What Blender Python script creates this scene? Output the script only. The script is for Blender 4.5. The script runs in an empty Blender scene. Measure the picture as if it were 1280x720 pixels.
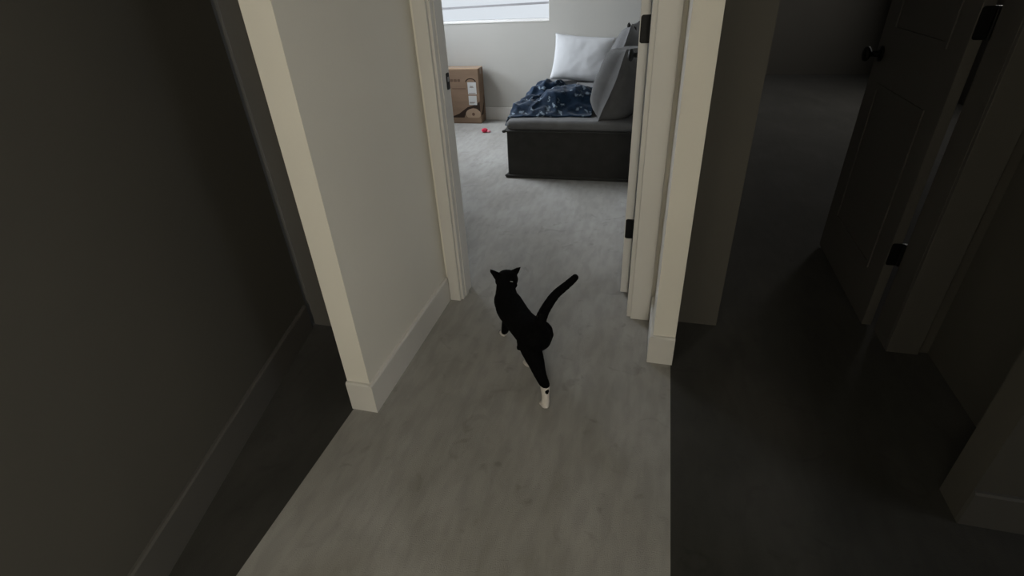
import bpy, bmesh, math, random
from mathutils import Vector, Matrix, noise

random.seed(4)
S = bpy.context.scene
C = S.collection
PI = math.pi

# ------------------------------------------------------------------ camera
FPX = 644.04
RX = Vector((0.96688610, 0.25063616, -0.04809143))     # camera right in world
RD = Vector((0.09268402, -0.52042706, -0.84886120))    # camera down
RF = Vector((-0.23778339, 0.81629479, -0.52642366))    # camera forward
cam_d = bpy.data.cameras.new('camera')
cam = bpy.data.objects.new('camera', cam_d)
C.objects.link(cam)
U = -RD
B = -RF
cam.matrix_world = Matrix(((RX.x, U.x, B.x, -0.019), (RX.y, U.y, B.y, 0.006), (RX.z, U.z, B.z, 1.359), (0, 0, 0, 1)))
cam_d.sensor_width = 36.0
cam_d.lens = FPX / 1280 * 36
cam_d.clip_start = 0.02
S.camera = cam

# ------------------------------------------------------------------ world, daylight, added fill lights, exposure
w = bpy.data.worlds.new('world')
S.world = w
w.use_nodes = True
bg = w.node_tree.nodes['Background']
bg.inputs[0].default_value = (0.90, 0.95, 1.0, 1)
bg.inputs[1].default_value = 0.95
S.view_settings.view_transform = 'Standard'
S.view_settings.look = 'None'
S.view_settings.gamma = 1
S.view_settings.exposure = 0.0


def area(name, loc, direction, sx, sy, power, col):
    d = bpy.data.lights.new(name, 'AREA')
    d.shape = 'RECTANGLE'
    d.size = sx
    d.size_y = sy
    d.energy = power
    d.color = col
    o = bpy.data.objects.new(name, d)
    C.objects.link(o)
    o.location = loc
    o.rotation_euler = Vector(direction).to_track_quat('-Z', 'Y').to_euler()
    return o


sd = area('side_fill_light', (-3.02, 4.45, 1.60), (1, -0.12, -0.75), 1.3, 1.3, 78, (0.90, 0.95, 1.0))  # added light outside an unseen left window, lifts the bedroom
sd.data.spread = math.radians(125)
area('hall_fill_light', (0.41, -2.0, 1.55), (-1, 0.75, 0.0), 0.9, 1.2, 68.0, (1.0, 0.94, 0.79))  # added area light behind the camera; this wall has no window
area('far_room_fill', (2.85, 6.0, 1.6), (-1, -0.2, -0.1), 1.0, 1.0, 34, (1.0, 0.97, 0.92))  # added light to lift the dark right side room; no window there
p = area('window_portal', (-1.85, 5.60, 1.5), (0, -1, 0), 1.5, 1.2, 1, (1, 1, 1))
p.data.cycles.is_portal = True


# ------------------------------------------------------------------ materials
def nt(name):
    m = bpy.data.materials.new(name)
    m.use_nodes = True
    t = m.node_tree
    return m, t, t.nodes['Principled BSDF']


def mat(name, col, rough=0.6, var=0.08, scale=6.0, bump=0.0, bscale=120.0, metal=0.0, spec=0.4, sheen=0.0, stretch=None):
    m, t, b = nt(name)
    tc = t.nodes.new('ShaderNodeTexCoord')
    src = tc.outputs['Object']
    if stretch:
        mp = t.nodes.new('ShaderNodeMapping')
        mp.inputs['Scale'].default_value = stretch
        t.links.new(src, mp.inputs[0])
        src = mp.outputs[0]
    n = t.nodes.new('ShaderNodeTexNoise')
    n.inputs['Scale'].default_value = scale
    n.inputs['Detail'].default_value = 5
    t.links.new(src, n.inputs['Vector'])
    r = t.nodes.new('ShaderNodeValToRGB')
    r.color_ramp.elements[0].position = 0.3
    r.color_ramp.elements[1].position = 0.7
    r.color_ramp.elements[0].color = [c * (1 - var) for c in col] + [1]
    r.color_ramp.elements[1].color = [min(1, c * (1 + var)) for c in col] + [1]
    t.links.new(n.outputs[0], r.inputs[0])
    t.links.new(r.outputs[0], b.inputs['Base Color'])
    b.inputs['Roughness'].default_value = rough
    b.inputs['Metallic'].default_value = metal
    b.inputs['Specular IOR Level'].default_value = spec
    if sheen:
        b.inputs['Sheen Weight'].default_value = sheen
    if bump:
        n2 = t.nodes.new('ShaderNodeTexNoise')
        n2.inputs['Scale'].default_value = bscale
        n2.inputs['Detail'].default_value = 3
        t.links.new(src, n2.inputs['Vector'])
        bp = t.nodes.new('ShaderNodeBump')
        bp.inputs['Strength'].default_value = bump
        bp.inputs['Distance'].default_value = 0.004
        t.links.new(n2.outputs[0], bp.inputs['Height'])
        t.links.new(bp.outputs[0], b.inputs['Normal'])
    return m


def carpet(name, c0, c1, c2):
    """cut pile carpet: pressed streaks and foot marks, fine pile relief"""
    m, t, b = nt(name)
    N = t.nodes.new
    L = t.links.new
    tc = N('ShaderNodeTexCoord')

    def noi(scale, det, st=(1, 1, 1), dist=0.0):
        mp = N('ShaderNodeMapping')
        mp.inputs['Scale'].default_value = st
        L(tc.outputs['Object'], mp.inputs[0])
        n = N('ShaderNodeTexNoise')
        n.inputs['Scale'].default_value = scale
        n.inputs['Detail'].default_value = det
        n.inputs['Distortion'].default_value = dist
        L(mp.outputs[0], n.inputs['Vector'])
        return n.outputs[0]
    a = noi(2.6, 6, (1.3, 0.8, 1), 0.6)
    r = N('ShaderNodeValToRGB')
    r.color_ramp.elements[0].position = 0.34
    r.color_ramp.elements[0].color = (*c0, 1)
    r.color_ramp.elements[1].position = 0.66
    r.color_ramp.elements[1].color = (*c2, 1)
    e = r.color_ramp.elements.new(0.5)
    e.color = (*c1, 1)
    L(a, r.inputs[0])
    s = noi(26, 3, (1.0, 0.28, 1), 0.3)
    r2 = N('ShaderNodeValToRGB')
    r2.color_ramp.elements[0].position = 0.36
    r2.color_ramp.elements[0].color = (0.86, 0.86, 0.86, 1)
    r2.color_ramp.elements[1].position = 0.6
    r2.color_ramp.elements[1].color = (1.03, 1.03, 1.03, 1)
    L(s, r2.inputs[0])
    mx = N('ShaderNodeMix')
    mx.data_type = 'RGBA'
    mx.blend_type = 'MULTIPLY'
    mx.inputs[0].default_value = 0.8
    L(r.outputs[0], mx.inputs[6])
    L(r2.outputs[0], mx.inputs[7])
    d = noi(9, 4, (1, 1, 1), 1.5)          # small dark dents
    r3 = N('ShaderNodeValToRGB')
    r3.color_ramp.elements[0].position = 0.27
    r3.color_ramp.elements[0].color = (0.80, 0.80, 0.79, 1)
    r3.color_ramp.elements[1].position = 0.39
    r3.color_ramp.elements[1].color = (1, 1, 1, 1)
    L(d, r3.inputs[0])
    mx2 = N('ShaderNodeMix')
    mx2.data_type = 'RGBA'
    mx2.blend_type = 'MULTIPLY'
    mx2.inputs[0].default_value = 1
    L(mx.outputs[2], mx2.inputs[6])
    L(r3.outputs[0], mx2.inputs[7])
    L(mx2.outputs[2], b.inputs['Base Color'])
    b.inputs['Roughness'].default_value = 0.95
    b.inputs['Specular IOR Level'].default_value = 0.1
    b.inputs['Sheen Weight'].default_value = 0.15
    f = noi(330, 2)
    ad = N('ShaderNodeMath')
    ad.operation = 'MULTIPLY_ADD'
    ad.inputs[1].default_value = 1.6
    L(a, ad.inputs[0])
    L(f, ad.inputs[2])
    bp = N('ShaderNodeBump')
    bp.inputs['Strength'].default_value = 0.35
    bp.inputs['Distance'].default_value = 0.006
    L(ad.outputs[0], bp.inputs['Height'])
    L(bp.outputs[0], b.inputs['Normal'])
    return m


M_wall = mat('wall_paint', (0.76, 0.735, 0.675), 0.75, 0.02, 2.0, 0.12, 220)
M_wall2 = mat('dimmed_bedroom_paint', (0.46, 0.45, 0.425), 0.75, 0.02, 2.0, 0.12, 220)  # wall paint darkened to hold down the brightness of the bedroom walls
M_trim = mat('trim_paint', (0.64, 0.625, 0.60), 0.5, 0.015, 3.0)
M_ceil = mat('ceiling_paint', (0.72, 0.72, 0.70), 0.85, 0.02, 2.0)
M_dark = mat('dimmed_side_paint', (0.085, 0.08, 0.07), 0.8, 0.04, 2.0)  # dimness of the side rooms put into the paint colour
M_darktrim = mat('dimmed_side_trim', (0.10, 0.095, 0.088), 0.6, 0.03, 3.0)  # same dimness put into the side room trim
M_carpet = carpet('grey_carpet', (0.285, 0.275, 0.255), (0.325, 0.315, 0.298), (0.365, 0.357, 0.342))
M_dcarpet = carpet('dimmed_side_carpet', (0.030, 0.029, 0.025), (0.036, 0.035, 0.031), (0.044, 0.042, 0.038))  # carpet darkened so the side room floors read as dim
M_black = mat('black_metal', (0.004, 0.004, 0.004), 0.5, 0.1, 30, spec=0.22)
M_steel = mat('steel', (0.5, 0.5, 0.5), 0.3, 0.05, 30, metal=1.0)
M_sofa = mat('charcoal_linen', (0.032, 0.031, 0.029), 0.95, 0.12, 14, 0.5, 500, spec=0.1, sheen=0.1)
M_sofa2 = mat('grey_linen', (0.13, 0.13, 0.132), 0.95, 0.10, 14, 0.5, 500, spec=0.1, sheen=0.1)
M_cush = mat('dark_grey_linen', (0.085, 0.084, 0.084), 0.95, 0.10, 14, 0.5, 500, spec=0.1, sheen=0.1)
M_pillow = mat('pale_grey_cotton', (0.47, 0.478, 0.495), 0.9, 0.04, 8, 0.2, 300, spec=0.15)
M_kraft = mat('kraft_card', (0.23, 0.155, 0.105), 0.85, 0.10, 5, 0.15, 90, spec=0.2, stretch=(1, 1, 4))
M_kraftl = mat('kraft_card_edge', (0.36, 0.26, 0.18), 0.85, 0.08, 9, spec=0.2)
M_ink = mat('brown_ink', (0.030, 0.018, 0.012), 0.8, 0.1, 20, spec=0.2)
M_ink2 = mat('faded_brown_ink', (0.13, 0.082, 0.055), 0.8, 0.1, 20, spec=0.2)
M_paper = mat('label_paper', (0.55, 0.55, 0.54), 0.7, 0.03, 20)
M_tape = mat('packing_tape', (0.20, 0.14, 0.10), 0.35, 0.05, 10)
M_red = mat('red_felt', (0.62, 0.012, 0.06), 0.9, 0.25, 30, 0.3, 300, sheen=0.3)
M_pink = mat('pink_felt', (0.80, 0.30, 0.36), 0.9, 0.2, 30, sheen=0.3)
M_screen = mat('black_glass', (0.008, 0.008, 0.009), 0.12, 0.05, 5, spec=0.6)
M_fur = mat('black_fur', (0.0035, 0.0034, 0.0036), 0.9, 0.2, 60, 0.4, 260, spec=0.05)
M_white = mat('white_fur', (0.62, 0.58, 0.55), 0.9, 0.08, 60, 0.5, 260, spec=0.1)
M_earin = mat('inner_ear', (0.10, 0.085, 0.085), 0.8, 0.15, 60)
M_eye = mat('green_eye', (0.25, 0.32, 0.05), 0.1, 0.2, 90)
M_nose = mat('nose_skin', (0.02, 0.015, 0.015), 0.4, 0.1, 60)
M_collar = mat('grey_webbing', (0.20, 0.20, 0.20), 0.5, 0.1, 60)
M_vinyl = mat('white_vinyl', (0.80, 0.80, 0.80), 0.35, 0.01, 4)
M_bar = mat('grey_aluminium', (0.36, 0.36, 0.38), 0.4, 0.03, 10)

# fleece throw, navy with pale printed smudges
m, t, b = nt('navy_fleece')
tc = t.nodes.new('ShaderNodeTexCoord')
v = t.nodes.new('ShaderNodeTexVoronoi')
v.inputs['Scale'].default_value = 17
n = t.nodes.new('ShaderNodeTexNoise')
n.inputs['Scale'].default_value = 24
n.inputs['Detail'].default_value = 4
mixv = t.nodes.new('ShaderNodeMix')
mixv.data_type = 'RGBA'
mixv.inputs[0].default_value = 0.11
t.links.new(tc.outputs['Object'], mixv.inputs[6])
t.links.new(n.outputs['Color'], mixv.inputs[7])
t.links.new(tc.outputs['Object'], n.inputs['Vector'])
t.links.new(mixv.outputs[2], v.inputs['Vector'])
r = t.nodes.new('ShaderNodeValToRGB')
els = r.color_ramp.elements
els[0].position = 0.20
els[0].color = (0.17, 0.22, 0.28, 1)
els[1].position = 0.38
els[1].color = (0.005, 0.014, 0.032, 1)
e = els.new(0.28)
e.color = (0.04, 0.06, 0.088, 1)
e = els.new(0.7)
e.color = (0.010, 0.026, 0.055, 1)
t.links.new(v.outputs['Distance'], r.inputs[0])
t.links.new(r.outputs[0], b.inputs['Base Color'])
b.inputs['Roughness'].default_value = 0.95
b.inputs['Sheen Weight'].default_value = 0.15
b.inputs['Specular IOR Level'].default_value = 0.1
n2 = t.nodes.new('ShaderNodeTexNoise')
n2.inputs['Scale'].default_value = 180
t.links.new(tc.outputs['Object'], n2.inputs['Vector'])
bp = t.nodes.new('ShaderNodeBump')
bp.inputs['Strength'].default_value = 0.5
bp.inputs['Distance'].default_value = 0.004
t.links.new(n2.outputs[0], bp.inputs['Height'])
t.links.new(bp.outputs[0], b.inputs['Normal'])
M_fleece = m

# window glass: clear pane with a faint fresnel reflection
m = bpy.data.materials.new('window_glass')
m.use_nodes = True
t = m.node_tree
t.nodes.clear()
o_ = t.nodes.new('ShaderNodeOutputMaterial')
tr = t.nodes.new('ShaderNodeBsdfTransparent')
tr.inputs[0].default_value = (0.94, 0.95, 0.96, 1)
gl = t.nodes.new('ShaderNodeBsdfGlossy')
gl.inputs['Roughness'].default_value = 0.02
fr = t.nodes.new('ShaderNodeFresnel')
mx = t.nodes.new('ShaderNodeMixShader')
t.links.new(fr.outputs[0], mx.inputs[0])
t.links.new(tr.outputs[0], mx.inputs[1])
t.links.new(gl.outputs[0], mx.inputs[2])
t.links.new(mx.outputs[0], o_.inputs[0])
M_glass = m


# ------------------------------------------------------------------ helpers
def box(bm, a, b, mi=0):
    x0, y0, z0 = a
    x1, y1, z1 = b
    vs = [bm.verts.new(q) for q in ((x0, y0, z0), (x1, y0, z0), (x1, y1, z0), (x0, y1, z0),
                                    (x0, y0, z1), (x1, y0, z1), (x1, y1, z1), (x0, y1, z1))]
    for f in ((0, 3, 2, 1), (4, 5, 6, 7), (0, 1, 5, 4), (1, 2, 6, 5), (2, 3, 7, 6), (3, 0, 4, 7)):
        fc = bm.faces.new([vs[i] for i in f])
        fc.material_index = mi
    return vs


def obj(name, bm, m, parent=None, loc=None, smooth=False, bevel=0.0, segs=2):
    """link a bmesh as ONE object; geometry given in world space, origin moved to loc"""
    if bevel:
        bmesh.ops.bevel(bm, geom=bm.edges[:], offset=bevel, segments=segs, profile=0.5, affect='EDGES', clamp_overlap=True)
    if loc is None and parent is not None:
        loc = parent.location
    if loc is not None:
        bmesh.ops.translate(bm, verts=bm.verts[:], vec=-Vector(loc))
    bmesh.ops.recalc_face_normals(bm, faces=bm.faces[:])
    me = bpy.data.meshes.new(name)
    bm.to_mesh(me)
    bm.free()
    for q in (m if isinstance(m, (list, tuple)) else [m]):
        me.materials.append(q)
    if smooth:
        for q in me.polygons:
            q.use_smooth = True
    o = bpy.data.objects.new(name, me)
    C.objects.link(o)
    if parent is not None:
        o.parent = parent
    elif loc is not None:
        o.location = loc
    return o


def boxes(name, m, bs, parent=None, bevel=0.0, kind=None, loc=None):
    bm = bmesh.new()
    for a, b in bs:
        box(bm, a, b)
    o = obj(name, bm, m, parent, loc, bevel=bevel)
    if kind:
        o['kind'] = kind
    return o


def st(name, m, bs, bevel=0.0):
    return boxes(name, m, bs, bevel=bevel, kind='structure')


def thing(name, label, cat, loc, group=None):
    o = bpy.data.objects.new(name, None)
    o.empty_display_size = 0.1
    C.objects.link(o)
    o.location = loc
    return tag(o, label, cat, group)


def tag(o, label, cat, group=None):
    o['label'] = label
    o['category'] = cat
    if group:
        o['group'] = group
    return o


def prism(bm, pts, axis, d0, d1):
    """extrude an outline; axis 'y': pts are (x,z), axis 'x': pts are (y,z), axis 'z': (x,y)"""
    def mk(q, d):
        return {'y': (q[0], d, q[1]), 'x': (d, q[0], q[1]), 'z': (q[0], q[1], d)}[axis]
    a = [bm.verts.new(mk(q, d0)) for q in pts]
    b = [bm.verts.new(mk(q, d1)) for q in pts]
    bm.faces.new(a)
    bm.faces.new(b[::-1])
    k = len(pts)
    for i in range(k):
        bm.faces.new((a[i], b[i], b[(i + 1) % k], a[(i + 1) % k]))


def rrect(y0, y1, z0, z1, r, corners=(1, 1, 1, 1), n=5):
    out = []
    cs = [(y1 - r, z1 - r, 0), (y0 + r, z1 - r, 90), (y0 + r, z0 + r, 180), (y1 - r, z0 + r, 270)]
    full = [(y1, z1), (y0, z1), (y0, z0), (y1, z0)]
    for k, (cy, cz, a0) in enumerate(cs):
        if corners[k]:
            for i in range(n + 1):
                a = math.radians(a0 + 90 * i / n)
                out.append((cy + r * math.cos(a), cz + r * math.sin(a)))
        else:
            out.append(full[k])
    return out


def lathe(bm, prof, origin, axis, seg=28):
    """prof: (distance along axis, radius)"""
    ax = Vector(axis).normalized()
    q = ax.to_track_quat('Z', 'Y').to_matrix()
    rings = []
    for d, r_ in prof:
        rings.append([bm.verts.new(Vector(origin) + q @ Vector((r_ * math.cos(2 * PI * i / seg), r_ * math.sin(2 * PI * i / seg), d))) for i in range(seg)])
    for a, b in zip(rings, rings[1:]):
        for i in range(seg):
            bm.faces.new((a[i], a[(i + 1) % seg], b[(i + 1) % seg], b[i]))
    bm.faces.new(rings[0][::-1])
    bm.faces.new(rings[-1])


# ------------------------------------------------------------------ room shell
HC = 2.44          # ceiling
DY0, DY1 = 1.970, 2.090   # the wall with the bedroom door
FY = 5.39          # window wall
RXW = 0.22         # bedroom right wall

st('floor', M_carpet, [((-2.85, DY0, -0.05), (0.20, 5.55, 0)), ((-1.0, -4.05, -0.05), (0.13, DY0, 0))])
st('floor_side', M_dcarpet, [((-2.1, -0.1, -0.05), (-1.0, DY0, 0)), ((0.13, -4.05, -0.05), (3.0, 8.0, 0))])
st('ceiling', M_ceil, [((-2.95, DY1 - .06, HC), (0.32, 5.65, HC + .1)), ((-1.15, -4.05, HC), (0.6, DY1 - .06, HC + .1))])
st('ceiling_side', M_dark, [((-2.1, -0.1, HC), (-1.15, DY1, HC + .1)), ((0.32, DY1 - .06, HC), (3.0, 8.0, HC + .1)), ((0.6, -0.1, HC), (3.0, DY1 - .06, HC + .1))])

# hall walls: short returns either side of the passage
st('wall_left', M_wall, [((-1.005, 1.20, 0), (-0.915, DY0, HC))])
st('wall_right', M_wall, [((0.052, 1.678, 0), (0.135, DY0, HC))])
st('wall_hall_left', M_wall, [((-1.10, -4.0, 0), (-1.0, 0.0, HC))])
st('wall_hall_right', M_wall, [((0.45, -4.0, 0), (0.55, 0.0, HC))])
st('wall_hall_back', M_wall, [((-1.10, -4.10, 0), (0.55, -4.0, HC))])
# wall holding the bedroom doorway (opening x -0.815..-0.065, 2.05 high)
OX0, OX1, OZ = -0.856, -0.042, 2.05
st('wall_door', M_wall, [((-2.80, DY0, 0), (OX0, DY1, HC)), ((OX1, DY0, 0), (0.135, DY1, HC)), ((OX0, DY0, OZ), (OX1, DY1, HC))])
st('wall_door_side', M_dark, [((0.135, DY0 + .0, 0), (0.32, DY1, HC))])  # stretch of the door wall coloured dark in place of shade
# bedroom walls
WX0, WX1, WZ0, WZ1 = -2.62, -1.073, 0.92, 2.06
st('wall_window', M_wall2, [((-2.80, FY, 0), (WX0, FY + .16, HC)), ((WX1, FY, 0), (0.32, FY + .16, HC)),
                           ((WX0, FY, 0), (WX1, FY + .16, WZ0)), ((WX0, FY, WZ1), (WX1, FY + .16, HC))])
st('wall_bedroom_right', M_wall2, [((RXW, DY1, 0), (RXW + .09, FY, HC))])
SY0, SY1, SZ0, SZ1 = 3.90, 5.30, 0.45, 2.12
st('wall_bedroom_left', M_wall2, [((-2.93, DY0, 0), (-2.80, SY0, HC)), ((-2.93, SY1, 0), (-2.80, FY + .16, HC)),
                                 ((-2.93, SY0, 0), (-2.80, SY1, SZ0)), ((-2.93, SY0, SZ1), (-2.80, SY1, HC))])

# baseboards: body with a small eased top edge
BH = 0.127


def baseboard(name, a, b, nrm, m=None, h=BH):
    """a->b along the wall at floor, nrm = direction into the room"""
    a = Vector((a[0], a[1], 0))
    b = Vector((b[0], b[1], 0))
    nrm = Vector((nrm[0], nrm[1], 0)).normalized()
    prof = [(0, 0), (0.0135, 0), (0.0135, h - .006), (0.009, h), (0, h)]
    bm = bmesh.new()
    A = [bm.verts.new(a + nrm * d + Vector((0, 0, z))) for d, z in prof]
    Bv = [bm.verts.new(b + nrm * d + Vector((0, 0, z))) for d, z in prof]
    bm.faces.new(A)
    bm.faces.new(Bv[::-1])
    for i in range(5):
        bm.faces.new((A[i], Bv[i], Bv[(i + 1) % 5], A[(i + 1) % 5]))
    o = obj(name, bm, m or M_trim)
    o['kind'] = 'structure'
    return o


baseboard('baseboard_left', (-0.915, 1.1865), (-0.915, DY0 - .017), (1, 0))
baseboard('baseboard_left_end', (-1.005, 1.20), (-0.9149, 1.20), (0, -1))
baseboard('baseboard_right', (0.052, 1.6645), (0.052, DY0 - .017), (-1, 0))
baseboard('baseboard_right_end', (0.0521, 1.678), (0.135, 1.678), (0, -1))
baseboard('baseboard_window', (-2.80, FY), (RXW, FY), (0, -1))
baseboard('baseboard_bedroom_right', (RXW, DY1), (RXW, FY - .014), (-1, 0))
baseboard('baseboard_bedroom_left', (-2.80, DY1), (-2.80, FY - .014), (1, 0))
baseboard('baseboard_door_wall', (-2.80, DY1), (-0.905, DY1), (0, 1))
baseboard('baseboard_hall_left', (-1.0, -4.0), (-1.0, 0.0), (1, 0))
baseboard('baseboard_hall_right', (0.45, -4.0), (0.45, 0.0), (-1, 0))

# door casings, jambs and stops
CT = 0.017
st('trim_1', M_trim, [((-0.9013, DY0 - CT, 0), (-0.849, DY0, OZ + .07))], .003)
st('trim_2', M_trim, [((-0.044, DY0 - CT, 0), (0.037, DY0, OZ + .07))], .003)
st('trim_3', M_trim, [((-0.849, DY0 - CT, OZ - .01), (-0.044, DY0, OZ + .07))], .003)
st('trim_4', M_trim, [((-0.925, DY1, 0), (-0.850, DY1 + CT, OZ + .07)), ((-0.850, DY1, OZ), (-0.055, DY1 + CT, OZ + .07)),
                      ((-0.055, DY1, 0), (0.03, DY1 + CT, OZ + .07))], .003)
st('trim_5', M_trim, [((OX0, DY0, 0), (-0.839, DY1, OZ)), ((-0.0605, DY0, 0), (OX1, DY1, OZ)), ((-0.839, DY0, OZ - .018), (-0.0605, DY1, OZ))], .0015)
st('trim_6', M_trim, [((-0.839, 2.0, 0), (-0.835, 2.04, OZ - .018)), ((-0.0625, 2.0, 0), (-0.0605, 2.04, OZ - .018)), ((-0.835, 2.0, OZ - .028), (-0.0625, 2.04, OZ - .018))], .001)

# strike plate on the latch jamb
sp = thing('strike_plate', 'small black strike plate let into the left door jamb beside the cardboard box', 'strike plate', (-0.839, 2.065, 0.99))
bm = bmesh.new()
prism(bm, rrect(2.052, 2.080, 0.955, 1.018, .006), 'x', -0.8392, -0.8365)
obj('plate', bm, M_black, sp)
bm = bmesh.new()
prism(bm, rrect(2.060, 2.074, 0.985, 1.003, .003), 'x', -0.8366, -0.8355)
l = obj('latch_hole', bm, M_steel, sp)
l['label'] = 'bright bare metal around the latch hole'


# ------------------------------------------------------------------ doors
def hinge(parent, x, y, z, m, h=0.094):
    """leaf let into the hinge edge of the door plus knuckle barrel"""
    g = bmesh.new()
    prism(g, rrect(x + .003, x + .044, z - h / 2, z + h / 2, .009, (0, 1, 1, 0)), 'y', y - .002, y + .003)
    lathe(g, [(0, .0035), (0, .006), (h, .006), (h, .0035)], (x + .0455, y - .003, z - h / 2), (0, 0, 1), 14)
    for s in (-.032, 0, .032):
        lathe(g, [(0, .0035), (.0012, .0035)], (x + .016 + (0.008 if s == 0 else 0), y - .0018, z + s), (0, -1, 0), 8)
    return obj('hinge', g, M_black, parent)


def door_leaf(name, x, y, width, m, knob=True, zs=(0.347, 1.148, 1.86)):
    """open leaf standing along +y, hinge edge at y"""
    bm = bmesh.new()
    box(bm, (x, y, 0.012), (x + .035, y + width, 2.035))
    o = obj(name, bm, m, loc=(x, y, 0), bevel=.0012, segs=1)
    o['kind'] = 'structure'
    for z in zs:
        hinge(o, x, y, z, m)
    # raised moulding of two panels on each face
    for side, xa, xb in ((0, x - .005, x + .001), (1, x + .034, x + .040)):
        for z0, z1 in ((.22, .86), (1.06, 1.90)):
            g = bmesh.new()
            y0, y1 = y + .12, y + width - .12
            for a, b in (((xa, y0, z0), (xb, y1, z0 + .02)), ((xa, y0, z1 - .02), (xb, y1, z1)),
                         ((xa, y0, z0 + .02), (xb, y0 + .02, z1 - .02)), ((xa, y1 - .02, z0 + .02), (xb, y1, z1 - .02))):
                box(g, a, b)
            obj('panel_moulding', g, m, o)
    if knob:
        for s, xs in ((-1, x), (1, x + .035)):
            g = bmesh.new()
            lathe(g, [(0, .031), (.004, .032), (.009, .029), (.011, .013), (.038, .0115), (.044, .013), (.047, .024), (.052, .029), (.060, .0295), (.067, .026), (.071, .016), (.072, .006)],
                  (xs, y + width - .062, .968), (s, 0, 0))
            obj('knob', g, M_black, o, smooth=True)
    return o


door_leaf('door_1', -0.104, 2.153, 0.735, M_trim)

# ------------------------------------------------------------------ bedroom window
WY = FY + .055
wn = boxes('window_1', M_vinyl, [((WX0, WY, WZ0), (WX1, WY + .07, WZ0 + .020)), ((WX0, WY, WZ1 - .04), (WX1, WY + .07, WZ1)),
                                 ((WX0, WY, WZ0), (WX0 + .04, WY + .07, WZ1)), ((WX1 - .014, WY, WZ0), (WX1, WY + .07, WZ1))], bevel=.002, kind='structure', loc=(WX0, WY, WZ0))
boxes('pane', M_glass, [((WX0 + .04, WY + .030, WZ0 + .02), (WX1 - .014, WY + .034, WZ1 - .04))], wn)
bm = bmesh.new()
prism(bm, [(WX0 + .04, 1.036), (WX1 - .014, 1.061), (WX1 - .014, 1.079), (WX0 + .04, 1.054)], 'y', WY + .010, WY + .022)
obj('bottom_rail', bm, M_bar, wn)['label'] = 'thin grey rail low in the window'
st('trim_7', M_trim, [((WX0, FY - .004, WZ0 - .001), (WX1, WY, WZ0 + .004))])

w2 = boxes('added_window', M_vinyl, [((-2.90, SY0, SZ0), (-2.84, SY1, SZ0 + .05)), ((-2.90, SY0, SZ1 - .05), (-2.84, SY1, SZ1)),  # unseen window, added to go with the side light
                                 ((-2.90, SY0, SZ0), (-2.84, SY0 + .05, SZ1)), ((-2.90, SY1 - .05, SZ0), (-2.84, SY1, SZ1)),
                                 ((-2.90, 4.58, SZ0), (-2.84, 4.62, SZ1))], kind='structure', loc=(-2.87, SY0, SZ0))
boxes('pane', M_glass, [((-2.87, SY0 + .05, SZ0 + .05), (-2.866, 4.58, SZ1 - .05))], w2)
boxes('pane', M_glass, [((-2.87, 4.62, SZ0 + .05), (-2.866, SY1 - .05, SZ1 - .05))], w2)

# ------------------------------------------------------------------ invented side rooms, their darkness put into paint and carpet colour
def slab(name, a, b, thick, m, z0=0, z1=HC):
    a = Vector(a)
    b = Vector(b)
    d = (b - a).normalized()
    n_ = Vector((-d.y, d.x)) * thick
    bm = bmesh.new()
    prism(bm, [a, b, b + n_, a + n_], 'z', z0, z1)
    o = obj(name, bm, m)
    o['kind'] = 'structure'
    return o


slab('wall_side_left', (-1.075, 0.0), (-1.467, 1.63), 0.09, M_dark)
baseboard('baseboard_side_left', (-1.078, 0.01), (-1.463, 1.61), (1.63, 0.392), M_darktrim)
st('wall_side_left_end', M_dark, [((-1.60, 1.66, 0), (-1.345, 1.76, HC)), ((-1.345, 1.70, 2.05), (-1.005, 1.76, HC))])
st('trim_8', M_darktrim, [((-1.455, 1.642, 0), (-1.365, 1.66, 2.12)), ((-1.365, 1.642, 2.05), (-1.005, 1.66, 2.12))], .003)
cd = boxes('door_2', M_darktrim, [((-1.362, 1.668, .012), (-1.03, 1.70, 2.04))], kind='structure', loc=(-1.2, 1.67, 0), bevel=.002)
bm = bmesh.new()
lathe(bm, [(0, .026), (.006, .026), (.008, .010), (.03, .010), (.038, .024), (.05, .026), (.056, .012)], (-1.07, 1.668, .95), (0, -1, 0))
obj('knob', bm, M_black, cd, smooth=True)

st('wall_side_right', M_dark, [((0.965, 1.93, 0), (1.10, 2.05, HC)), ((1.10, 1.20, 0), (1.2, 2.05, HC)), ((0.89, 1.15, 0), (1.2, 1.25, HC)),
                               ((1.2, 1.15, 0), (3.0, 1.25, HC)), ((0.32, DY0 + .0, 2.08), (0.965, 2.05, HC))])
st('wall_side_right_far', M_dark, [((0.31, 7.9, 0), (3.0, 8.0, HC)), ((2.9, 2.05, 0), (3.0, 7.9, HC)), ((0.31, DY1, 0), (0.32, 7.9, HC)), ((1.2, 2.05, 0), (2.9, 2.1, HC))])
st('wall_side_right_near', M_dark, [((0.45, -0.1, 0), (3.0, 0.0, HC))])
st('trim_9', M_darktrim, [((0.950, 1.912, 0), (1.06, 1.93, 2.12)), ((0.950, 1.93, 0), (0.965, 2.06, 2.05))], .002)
baseboard('baseboard_side_right', (0.89, 1.15), (1.6, 1.15), (0, -1), M_darktrim)
baseboard('baseboard_side_right_far', (0.32, 2.13), (0.32, 7.9), (1, 0), M_darktrim)
door_leaf('door_3', 0.905, 2.075, 0.75, M_darktrim)

# ------------------------------------------------------------------ sofa
def rounded_slab(a, b, r, seg=4):
    bm = bmesh.new()
    box(bm, a, b)
    bmesh.ops.bevel(bm, geom=bm.edges[:], offset=r, segments=seg, profile=0.5, affect='EDGES', clamp_overlap=True)
    return bm


def subdiv(bm, n=1, cuts=6):
    bmesh.ops.subdivide_edges(bm, edges=[e for e in bm.edges if e.calc_length() > .12], cuts=cuts, use_grid_fill=True)


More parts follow.
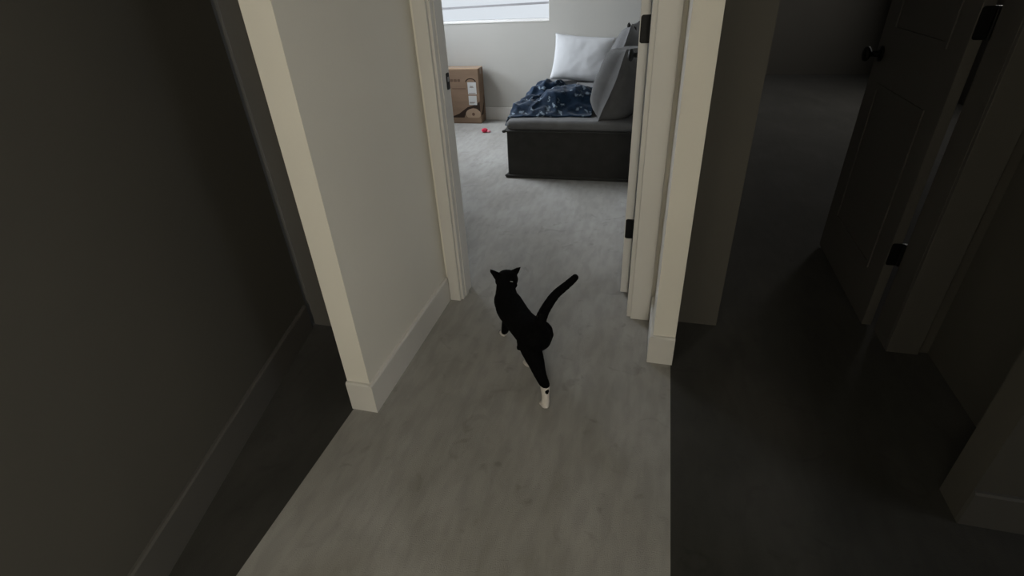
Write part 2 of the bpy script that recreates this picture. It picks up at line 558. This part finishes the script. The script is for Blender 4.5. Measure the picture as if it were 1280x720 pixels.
def wobble(bm, amp, sc, seed=0.0):
    for v_ in bm.verts:
        nv = noise.noise_vector(v_.co * sc + Vector((seed, 0, 0)))
        v_.co += nv * amp


SX0, SX1, SFY, SBY = -1.075, 0.185, 3.675, 5.30
sofa = thing('sofa', 'charcoal linen slipcovered sofa without arms, seen end-on beyond the open door', 'sofa', (-.5, 4.4, 0))
bm = rounded_slab((SX0 + .012, SFY, 0.012), (SX1, SBY, 0.352), .012, 2)
subdiv(bm)
for v_ in bm.verts:                       # slipcover folds, loose towards the hem
    k = 1 - v_.co.z / .36
    v_.co += noise.noise_vector(Vector((v_.co.x * 5, v_.co.y * 5, 1.0))) * .010 * (0.3 + k)
    if v_.co.z < .02:
        v_.co.z = .004
obj('base', bm, M_sofa, sofa, smooth=True)
# hem and top welt: flat flanges that stand out with little ears on the corners
bm = bmesh.new()
for z in (0.345,):
    box(bm, (SX0 - .012, SFY - .010, z), (SX1, SBY, z + .008))
obj('flange_welt', bm, M_sofa, sofa, bevel=.003)
bm = bmesh.new()
prism(bm, [(SX0 - .005, SFY - .02), (SX1, SFY - .008), (SX1, SFY + .02), (SX0 + .03, SFY + .02), (SX0 + .03, SBY), (SX0, SBY)], 'z', 0.003, 0.022)
obj('hem', bm, M_sofa, sofa, bevel=.003)
for i, (x, z) in enumerate(((SX0 - .004, .349), (SX0 + .002, .016))):
    g = bmesh.new()
    bmesh.ops.create_uvsphere(g, u_segments=12, v_segments=8, radius=1)
    for v_ in g.verts:
        v_.co = Vector((v_.co.x * .017, v_.co.y * .02, v_.co.z * .010)) + Vector((x, SFY - .004, z))
    obj('corner_tuft', g, M_sofa, sofa, smooth=True)
bm = rounded_slab((SX0 + .004, SFY + .003, 0.352), (SX1, SBY, 0.424), .034, 5)
subdiv(bm)
for v_ in bm.verts:
    if v_.co.z > .39:
        v_.co.z += .008 * noise.noise(Vector((v_.co.x * 4, v_.co.y * 4, 0))) - .006 * math.exp(-((v_.co.x + .7) ** 2 + (v_.co.y - 4.2) ** 2) / .1)
obj('seat_cushion', bm, M_sofa2, sofa, smooth=True)
bm = rounded_slab((-0.02, SFY + .01, 0.42), (SX1, SBY, 0.80), .045, 4)
subdiv(bm)
wobble(bm, .008, 5)
obj('backrest', bm, M_sofa, sofa, smooth=True)


def pillow_bm(wd, ht, th, flange=.0, seed=0.0, n_=34, pinch=.10, wr=.006, pw=2.6, ex=.42):
    """pillow in its own frame: x width, y height, z thickness"""
    bm = bmesh.new()
    vs = {}
    for s in (1, -1):
        for i in range(n_ + 1):
            for j in range(n_ + 1):
                u = i / n_ * 2 - 1
                v_ = j / n_ * 2 - 1
                edge = i in (0, n_) or j in (0, n_)
                if s == -1 and edge:
                    vs[(s, i, j)] = vs[(1, i, j)]
                    continue
                fu = 1 - flange * 2 / wd
                fv = 1 - flange * 2 / ht
                a = max(0, 1 - (abs(u) / fu) ** pw) if flange else 1 - abs(u) ** pw
                c = max(0, 1 - (abs(v_) / fv) ** pw) if flange else 1 - abs(v_) ** pw
                prof = (max(a, 0) * max(c, 0)) ** ex
                x = u * wd / 2 * (1 - pinch * (1 - v_ * v_) * abs(u))
                y = v_ * ht / 2 * (1 - pinch * (1 - u * u) * abs(v_))
                q = Vector((x, y, 0))
                wn_ = noise.noise(Vector((x * 9 + seed, y * 9, s * 3.0))) * wr + noise.noise(Vector((x * 22 + seed, y * 22, s * 5.0))) * wr * .4
                z = s * (prof * th / 2 + .0012) + wn_ * (prof + .2)
                if flange:
                    z += .012 * noise.noise(Vector((x * 7 + seed, y * 7, 9.0))) * (1 - prof)
                vs[(s, i, j)] = bm.verts.new((x, y, z))
    for s in (1, -1):
        for i in range(n_):
            for j in range(n_):
                f = [vs[(s, i, j)], vs[(s, i + 1, j)], vs[(s, i + 1, j + 1)], vs[(s, i, j + 1)]]
                bm.faces.new(f if s == 1 else f[::-1])
    return bm


def place(bm, origin, xdir, ydir):
    x = Vector(xdir).normalized()
    y = Vector(ydir)
    y = (y - x * y.dot(x)).normalized()
    z = x.cross(y)
    mtx = Matrix(((x.x, y.x, z.x, origin[0]), (x.y, y.y, z.y, origin[1]), (x.z, y.z, z.z, origin[2]), (0, 0, 0, 1)))
    bmesh.ops.transform(bm, matrix=mtx, verts=bm.verts[:])
    return bm


# pale pillow at the far end of the seat
bm = place(pillow_bm(.58, .40, .19, 0, 3.0, pinch=.06), (-.715, 5.16, .618), (1, -.10, -.075), (.08, .28, 1))
tag(obj('pillow', bm, M_pillow, loc=(-.70, 5.16, .42), smooth=True), 'pale grey pillow propped upright at the far end of the sofa', 'pillow')

# two flanged back cushions and one low behind
bm = place(pillow_bm(.46, .50, .34, .024, 11.0, pinch=.04, wr=.012, pw=3.4, ex=.36), (-.262, 3.905, .640), (.22, .90, -.04), (.37, -.02, 1))
tag(obj('back_cushion', bm, M_cush, loc=(-.315, 3.90, .42), smooth=True), 'grey back cushion with flanged edge leaning at the near end of the sofa', 'cushion', 'grey back cushions on the sofa')
bm = place(pillow_bm(.56, .60, .22, .03, 23.0, pinch=.07, wr=.012), (-.30, 4.48, .700), (.12, 1, .0), (.33, 0, 1))
tag(obj('back_cushion', bm, M_sofa2, loc=(-.22, 4.45, .42), smooth=True), 'taller grey back cushion standing behind the nearest one, its corners poking up', 'cushion', 'grey back cushions on the sofa')

for cu, spots in (('b', ((-.270, 4.38, .955), (-.222, 4.30, .935))), ):
    host = bpy.data.objects['back_cushion' if cu == 'a' else 'back_cushion.001']
    for (x, y, z) in spots:
        g = bmesh.new()
        bmesh.ops.create_uvsphere(g, u_segments=14, v_segments=10, radius=1)
        for v_ in g.verts:
            k = 1 + .3 * noise.noise(v_.co * 2 + Vector((x * 9, y, 0)))
            v_.co = Vector((v_.co.x * .013 * k, v_.co.y * .013, v_.co.z * .020 * k)) + Vector((x, y, z))
        obj('corner_tuft', g, M_sofa if cu == 'b' else M_sofa2, host, smooth=True)

# ------------------------------------------------------------------ throw blanket
bm = bmesh.new()
nx, ny = 90, 90
X0, X1, Y0, Y1 = -1.135, -.46, 3.76, 4.62
gv = {}


def heap(x, y):
    """folds of a crumpled throw"""
    u = (x - X0) / (X1 - X0)
    v_ = (y - Y0) / (Y1 - Y0)
    q = Vector((x * 2.3, y * 2.3, 4.0))
    wv = noise.noise_vector(q) * .18
    r1 = 1 - abs(noise.noise(Vector((x * 4.2 + wv.x * 4, y * 5.5 + wv.y * 4, 1.7)))) * 2
    r2 = 1 - abs(noise.noise(Vector((x * 9 + wv.x * 5, y * 12, 7.7)))) * 2
    r3 = noise.noise(Vector((x * 24, y * 24, 3.1)))
    e = min(1, max(0, min(u, 1.15 - u, v_, 1 - v_) * 6)) ** .5

    def lump(cx, cy, ax, ay, h, rot=0.0):
        dx, dy = x - cx + wv.x * .12, y - cy + wv.y * .12
        ca, sa = math.cos(rot), math.sin(rot)
        d = math.hypot((dx * ca + dy * sa) / ax, (-dx * sa + dy * ca) / ay)
        return h / (1 + d ** 5)
    body = .006 + .014 * r1 + .030 * r2 + .007 * r3
    body += max(lump(-.90, 4.40, .15, .09, .105, .2), lump(-.62, 4.30, .20, .10, .065), lump(-.65, 3.99, .235, .13, .130, .25),
                lump(-.95, 3.92, .20, .09, .050, .1), lump(-.98, 4.15, .12, .06, .03))
    return max(.006, body * e)


for i in range(nx + 1):
    for j in range(ny + 1):
        x = X0 + (X1 - X0) * i / nx
        y = Y0 + (Y1 - Y0) * j / ny
        # irregular outline
        ox = x + .035 * noise.noise(Vector((y * 6, 0, 2.0))) + (.10 * max(0, (y - 4.3)) / .4 if i < nx else 0) * (1 - i / nx)
        oy = y + .030 * noise.noise(Vector((x * 7, 5, 2.0))) + .05 * (i / nx) * (1 - j / ny)
        z = .427 + heap(x, y)
        if ox < SX0 + .01:
            d = (SX0 + .01 - ox)
            z = min(z, .427 + .03) - d * .9
            ox = SX0 + .01 - d * .35 - .006
        gv[(i, j)] = bm.verts.new((ox, oy, z))
for i in range(nx):
    for j in range(ny):
        bm.faces.new((gv[(i, j)], gv[(i + 1, j)], gv[(i + 1, j + 1)], gv[(i, j + 1)]))
th = obj('throw_blanket', bm, M_fleece, loc=(-.8, 4.2, .42), smooth=True)
md = th.modifiers.new('thick', 'SOLIDIFY')
md.thickness = .012
md.offset = -1
tag(th, 'crumpled navy fleece throw with pale smudged print on the sofa seat', 'blanket')

# slim black device in front of the pillow
tb = boxes('tablet', M_screen, [((-.975, 4.93, .4300), (-.745, 5.03, .4420))], loc=(-.86, 4.98, .430), bevel=.003)
tag(tb, 'slim flat black device lying on the seat before the pale pillow', 'device')

# ------------------------------------------------------------------ cardboard box
bx = thing('cardboard_box', 'tall brown cardboard box with white shipping label and dark printed curve', 'box', (-1.96, 5.28, 0))
bx0, bx1, by0, by1, bz = -2.20, -1.760, 5.205, 5.365, .535
bm = bmesh.new()
box(bm, (bx0, by0, .006), (bx1, by1, bz - .006))
obj('carton', bm, M_kraft, bx, bevel=.003, segs=2)
bm = bmesh.new()
box(bm, (bx0, by0 + .001, bz - .006), (bx1, by0 + .0775, bz))
obj('flap', bm, M_kraftl, bx, bevel=.001, segs=1)['label'] = 'paler top flap nearest the viewer'
bm = bmesh.new()
box(bm, (bx0, by0 + .0815, bz - .006), (bx1, by1 - .001, bz))
obj('flap', bm, M_kraftl, bx, bevel=.001, segs=1)
bm = bmesh.new()
box(bm, (bx0 - .0004, by0 + .055, bz - .06), (bx1 + .0006, by0 + .105, bz + .0006))
obj('packing_tape', bm, M_tape, bx)
F0, F1 = by0 - .0006, by0 + .0004
bm = bmesh.new()
# printed curve: dark swoosh rising to the right with a pale disc cut into it
sw = [(bx0, .060), (-1.945, .060), (-1.932, .085), (-1.912, .120), (-1.880, .146), (-1.840, .158), (-1.800, .150), (-1.776, .128), (-1.766, .110),
      (-1.764, .112), (-1.764, .225), (-1.795, .200), (-1.84, .182), (-1.90, .165), (-1.95, .132), (-2.00, .098), (-2.06, .076), (bx0, .070)]
prism(bm, sw, 'y', F0, F1)
obj('printed_curve', bm, M_ink, bx)
bm = bmesh.new()
pts = [(min(-1.7645, -1.842 + .082 * math.cos(a)), max(.060, .098 + .053 * math.sin(a))) for a in [2 * PI * k / 36 for k in range(36)]]
prism(bm, pts, 'y', F0 - .0002, F1)
obj('printed_disc', bm, M_kraftl, bx)
bm = bmesh.new()
pts = [(-1.842 + .016 * math.cos(a), .095 + .016 * math.sin(a)) for a in [2 * PI * k / 16 for k in range(16)]]
prism(bm, pts, 'y', F0 - .0006, F1)
obj('printed_spot', bm, M_ink2, bx)
bm = bmesh.new()
ring = []
for k in range(19):
    a = PI * (1 - k / 18)
    ring.append((-1.845 + .056 * math.cos(a), .410 + .036 * math.sin(a)))
for k in range(19):
    a = PI * k / 18
    ring.append((-1.845 + .045 * math.cos(a), .410 + .027 * math.sin(a)))
prism(bm, ring, 'y', F0, F1)
obj('printed_arch', bm, M_ink, bx)
bm = bmesh.new()
for k, (a, c) in enumerate(((-2.065, -2.03), (-2.025, -1.99), (-1.985, -1.955))):
    prism(bm, rrect(a, c, .412, .438, .008), 'y', F0, F1)
box(bm, (-2.05, F0, .342), (-1.90, F1, .350))
pm = obj('printed_mark', bm, M_ink2, bx)
pm['kind'] = 'stuff'
bm = bmesh.new()
box(bm, (-1.880, F0 - .0006, .292), (-1.790, F1, .408))
obj('shipping_label', bm, M_paper, bx)['label'] = 'white paper label, upper sheet'
bm = bmesh.new()
box(bm, (-1.880, F0 - .0006, .188), (-1.794, F1, .278))
lb = obj('shipping_label', bm, M_paper, bx)
lb['label'] = 'white paper label, lower sheet'
bm = bmesh.new()
for z, a, c in ((.366, -1.856, -1.822), (.357, -1.860, -1.818), (.212, -1.872, -1.812), (.204, -1.872, -1.822), (.300, -1.874, -1.80)):
    box(bm, (a, F0 - .0010, z), (c, F0 - .0004, z + .005))
pm = obj('label_print', bm, M_ink2, bx)
pm['kind'] = 'stuff'
bm = bmesh.new()
prism(bm, [(by0 + .02, .08), (by0 + .12, .19), (by0 + .14, .26), (by0 + .14, .20), (by0 + .08, .08)], 'x', bx1 - .0004, bx1 + .0008)
obj('side_print', bm, M_ink, bx)
bm = bmesh.new()
box(bm, (bx0 + .004, by0 + .004, 0), (bx1 - .004, by1 - .004, .014))
obj('base_strip', bm, M_ink2, bx)  # darker strip set in under the carton

# ------------------------------------------------------------------ cat toy
toy = thing('cat_toy', 'small fuzzy red and pink toy lying on the bedroom carpet', 'toy', (-1.615, 4.885, 0))
bm = bmesh.new()
bmesh.ops.create_icosphere(bm, subdivisions=4, radius=1)
for v_ in bm.verts:
    k = 1 + .28 * noise.noise(v_.co * 4)
    v_.co = Vector((v_.co.x * .030 * k, v_.co.y * .026 * k, v_.co.z * .020 * k)) + Vector((-1.628, 4.885, .021))
obj('fluff', bm, M_red, toy, smooth=True)
bm = bmesh.new()
bmesh.ops.create_icosphere(bm, subdivisions=3, radius=1)
for v_ in bm.verts:
    k = 1 + .3 * noise.noise(v_.co * 3 + Vector((5, 0, 0)))
    v_.co = Vector((v_.co.x * .020 * k, v_.co.y * .013 * k, v_.co.z * .012 * k)) + Vector((-1.588, 4.882, .012))
obj('tail_tuft', bm, M_pink, toy, smooth=True)['label'] = 'pale pink tuft'

# ------------------------------------------------------------------ cat
CF = Vector((-.60, .80, 0))      # heading
CR = Vector((.80, .60, 0))       # cat's right
HIP = Vector((-.383, 1.484, 0))


def cp(f, r_, z):
    return HIP + CF * f + CR * r_ + Vector((0, 0, z))


_ico = {}


class Lump:
    """collects balls as plain lists, quick to build"""
    def __init__(self):
        self.v = []
        self.f = []


def ball(lp, c, r_, rot=None, seg=2):
    """sphere or ellipsoid (radii along cat forward, right, up)"""
    if seg not in _ico:
        t_ = bmesh.new()
        bmesh.ops.create_icosphere(t_, subdivisions=seg, radius=1)
        t_.verts.index_update()
        _ico[seg] = ([v_.co.copy() for v_ in t_.verts], [[v_.index for v_ in f.verts] for f in t_.faces])
        t_.free()
    rr = r_ if isinstance(r_, (tuple, list)) else (r_, r_, r_)
    if isinstance(lp, Lump):
        k = len(lp.v)
        lp.v += [c + CF * (q.x * rr[0]) + CR * (q.y * rr[1]) + Vector((0, 0, q.z * rr[2])) for q in _ico[seg][0]]
        lp.f += [[k + i_ for i_ in f] for f in _ico[seg][1]]
    else:
        vs = [lp.verts.new(c + CF * (q.x * rr[0]) + CR * (q.y * rr[1]) + Vector((0, 0, q.z * rr[2]))) for q in _ico[seg][0]]
        for f in _ico[seg][1]:
            lp.faces.new([vs[i_] for i_ in f])


def limb(bm, pts, step=.30):
    """pts: (position, radius) chain of overlapping balls with smooth taper"""
    for (a, ra), (b, rb) in zip(pts, pts[1:]):
        n_ = max(2, int((b - a).length / (min(ra, rb) * step)) + 1)
        for k in range(n_ + 1):
            tt = k / n_
            ball(bm, a.lerp(b, tt), ra + (rb - ra) * tt)


def chain(ctrl, n_=10):
    """Catmull-Rom through (position, radius)"""
    P = [ctrl[0]] + list(ctrl) + [ctrl[-1]]
    out = []
    for i in range(1, len(P) - 2):
        for k in range(n_):
            s = k / n_

            def cr(a, b, c, d):
                return .5 * ((2 * b) + (c - a) * s + (2 * a - 5 * b + 4 * c - d) * s * s + (3 * b - a - 3 * c + d) * s ** 3)
            out.append((cr(P[i - 1][0], P[i][0], P[i + 1][0], P[i + 2][0]), cr(P[i - 1][1], P[i][1], P[i + 1][1], P[i + 2][1])))
    out.append(ctrl[-1])
    return out


cb = Lump()
# trunk: rump, belly, chest, shoulders, neck (radii forward, right, up)
trunk = [(-.030, .004, .216, .050, .050, .054), (.0, .002, .216, .060, .053, .060), (.045, .0, .207, .06, .052, .061),
         (.09, 0, .200, .06, .050, .060), (.135, 0, .197, .06, .050, .062), (.18, 0, .198, .06, .052, .064),
         (.22, 0, .203, .055, .053, .064), (.255, 0, .213, .045, .047, .056)]
for a, b in zip(trunk, trunk[1:]):
    for k in range(7):
        q = [a[i_] + (b[i_] - a[i_]) * k / 6 for i_ in range(6)]
        ball(cb, cp(*q[:3]), (q[3], q[4] * 1.09, q[5]), seg=3)
limb(cb, [(cp(.25, 0.0, .218), .050), (cp(.285, .012, .238), .043), (cp(.320, .026, .254), .039)])
ball(cb, cp(.215, -.008, .190), (.05, .045, .060), seg=3)
# head
HC_ = cp(.338, .038, .257)
ball(cb, HC_, (.047, .048, .040), seg=3)
ball(cb, HC_ + CF * .010 - Vector((0, 0, .008)) + CR * .018, (.030, .029, .026), seg=3)
ball(cb, HC_ + CF * .010 - Vector((0, 0, .008)) - CR * .018, (.030, .029, .026), seg=3)
ball(cb, HC_ + CF * .042 - Vector((0, 0, .012)), (.022, .019, .016), seg=3)


def ear(bm, s):
    base = HC_ + CR * (s * .033) + CF * .004 + Vector((0, 0, .018))
    tip = HC_ + CR * (s * (.065 if s > 0 else .070)) + CF * .004 + Vector((0, 0, .040 if s > 0 else .064))
    for k in range(12):
        tt = k / 11
        w_ = .017 * (1 - tt) ** .8 + .0030
        ball(bm, base.lerp(tip, tt), (w_ * .55, w_, w_), seg=2)
    return base, tip


e1 = ear(cb, 1)
e2 = ear(cb, -1)
# trailing left hind leg
hl_paw = Vector((-.306, 1.338, .012))
hock = Vector((-.312, 1.362, .088))
limb(cb, chain([(cp(.0, -.010, .205), .050), (cp(-.012, -.012, .165), .043), (Vector((-.358, 1.424, .140)), .033), (Vector((-.334, 1.388, .112)), .024), (hock, .0185)], 5))
limb(cb, chain([(hock, .0185), (Vector((-.308, 1.350, .050)), .0150), (hl_paw + Vector((.000, .004, .010)), .0150)], 5))
ball(cb, hl_paw + CF * .006, (.021, .0165, .012), seg=3)
for s in (-1.5, -.5, .5, 1.5):
    ball(cb, hl_paw + CF * (.020 - abs(s) * .002) + CR * s * .0075 - Vector((0, 0, .002)), (.0085, .0052, .008), seg=2)
# right hind leg stepping forward under the belly
hr_paw = Vector((-.415, 1.545, .012))
limb(cb, chain([(cp(.0, .030, .205), .054), (cp(.020, .034, .160), .045), (cp(.050, .022, .125), .031), (cp(.025, -.004, .085), .020), (Vector((-.400, 1.522, .050)), .014), (hr_paw + Vector((0, 0, .008)), .0125)], 5))
ball(cb, hr_paw + CF * .010, (.024, .0165, .012), seg=3)
for s in (-1.5, -.5, .5, 1.5):
    ball(cb, hr_paw + CF * (.026 - abs(s) * .002) + CR * s * .0075 - Vector((0, 0, .002)), (.0085, .0052, .008), seg=2)
# left fore leg planted ahead
fl_paw = Vector((-.566, 1.722, .012))
limb(cb, chain([(cp(.215, -.018, .185), .032), (Vector((-.526, 1.668, .140)), .025), (Vector((-.540, 1.684, .095)), .022), (Vector((-.555, 1.704, .048)), .0165), (fl_paw + Vector((0, 0, .010)), .014)], 5))
ball(cb, fl_paw + CF * .008, (.021, .016, .012), seg=3)
for s in (-1.5, -.5, .5, 1.5):
    ball(cb, fl_paw + CF * (.024 - abs(s) * .002) + CR * s * .0075 - Vector((0, 0, .002)), (.0085, .0052, .008), seg=2)
# right fore leg lifted, hidden behind the body
fr_paw = cp(.165, .016, .026)
limb(cb, chain([(cp(.215, .030, .190), .034), (cp(.225, .036, .140), .024), (cp(.205, .030, .095), .0175), (cp(.175, .018, .060), .0135), (fr_paw, .0135)], 5))
ball(cb, fr_paw, (.018, .016, .014), seg=3)
# tail
tail = chain([(cp(-.034, .006, .240), .030), (Vector((-.350, 1.490, .280)), .0225), (Vector((-.330, 1.510, .326)), .0190), (Vector((-.301, 1.526, .370)), .0170),
              (Vector((-.262, 1.542, .406)), .0150), (Vector((-.238, 1.556, .428)), .0130)], 10)
limb(cb, tail)

root_loc = Vector((-.44, 1.56, 0))
me = bpy.data.meshes.new('cat_lump')
me.from_pydata(cb.v, [], cb.f)
tmp = bpy.data.objects.new('cat_lump', me)
C.objects.link(tmp)
rm = tmp.modifiers.new('r', 'REMESH')
rm.mode = 'VOXEL'
rm.voxel_size = .0030
sm = tmp.modifiers.new('s', 'SMOOTH')
sm.factor = .5
sm.iterations = 5
dg = bpy.context.evaluated_depsgraph_get()
me2 = bpy.data.meshes.new_from_object(tmp.evaluated_get(dg))
bpy.data.objects.remove(tmp)
me2.name = 'cat'
me2.materials.clear()
for q in (M_fur, M_white, M_earin):
    me2.materials.append(q)
rows = []
for v_ in me2.vertices:                  # short coat relief
    q = v_.co + v_.normal * (.0010 * noise.noise(v_.co * 160))
    rows += [q.x, q.y, max(q.z, .001)]
me2.vertices.foreach_set('co', rows)
me2.update()
info = [(q.center.copy(), q.normal.copy()) for q in me2.polygons]
me2.shade_smooth()
midx = []
for c, nrm in info:
    mi = 0
    jag = .002 * noise.noise(c * 60)
    near_hl = (c - Vector((-.308, 1.345, c.z))).length < .035
    if near_hl and c.z < .087 + jag:
        mi = 1
        if (c - Vector((-.296, 1.340, .071))).length < .0105 + jag:
            mi = 0                        # black fleck on the sock
    elif (c - hr_paw).length < .040 + jag:
        mi = 1
    elif (c - fl_paw).length < .024 + jag:
        mi = 1
    elif (c - fr_paw).length < .022 and c.z < .022:
        mi = 1
    elif (c - (HC_ + CF * .045 - Vector((0, 0, .020)))).length < .020:
        mi = 1
    elif (c - cp(.26, 0, .165)).length < .030 + jag:
        mi = 1                            # bib
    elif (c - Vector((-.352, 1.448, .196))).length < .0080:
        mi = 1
    for (bs, tp), s in ((e1, 1), (e2, -1)):
        mid = bs.lerp(tp, .55)
        if (c - mid).length < .020 and (nrm.dot(CF) > .25):
            mi = 2
    midx.append(mi)
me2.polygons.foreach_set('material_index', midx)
me2.transform(Matrix.Translation(-root_loc))
cat = bpy.data.objects.new('cat', me2)
C.objects.link(cat)
cat.location = root_loc
tag(cat, 'black cat with white paws walking away across the carpet, tail raised', 'cat')

for s in (1, -1):
    g = bmesh.new()
    ball(g, HC_ + CF * .043 + CR * s * .0195 + Vector((0, 0, .006)), (.008, .0085, .0085), seg=3)
    obj('eye', g, M_eye, cat, smooth=True)
    g = bmesh.new()
    ball(g, HC_ + CF * .0500 + CR * s * .0205 + Vector((0, 0, .006)), (.0022, .0022, .0065), seg=2)
    obj('pupil', g, M_nose, cat, smooth=True)
g = bmesh.new()
ball(g, HC_ + CF * .064 - Vector((0, 0, .008)), (.004, .006, .004), seg=2)
obj('nose', g, M_nose, cat, smooth=True)
# thin collar with a small bright ring showing on the nape
g = bmesh.new()
cc = cp(.303, .024, .240)
axis = (CF * .85 + Vector((0, 0, .5))).normalized()
qm = axis.to_track_quat('Z', 'Y').to_matrix()
seg = 40
rg = []
for k in range(seg):
    a = 2 * PI * k / seg
    d_ = qm @ Vector((math.cos(a), math.sin(a), 0))
    rg.append([g.verts.new(cc + d_ * rr + axis * h) for rr, h in ((.0415, -.004), (.0440, -.004), (.0440, .004), (.0415, .004))])
for k in range(seg):
    for j in range(4):
        g.faces.new((rg[k][j], rg[(k + 1) % seg][j], rg[(k + 1) % seg][(j + 1) % 4], rg[k][(j + 1) % 4]))
col = obj('collar', g, M_fur, cat)
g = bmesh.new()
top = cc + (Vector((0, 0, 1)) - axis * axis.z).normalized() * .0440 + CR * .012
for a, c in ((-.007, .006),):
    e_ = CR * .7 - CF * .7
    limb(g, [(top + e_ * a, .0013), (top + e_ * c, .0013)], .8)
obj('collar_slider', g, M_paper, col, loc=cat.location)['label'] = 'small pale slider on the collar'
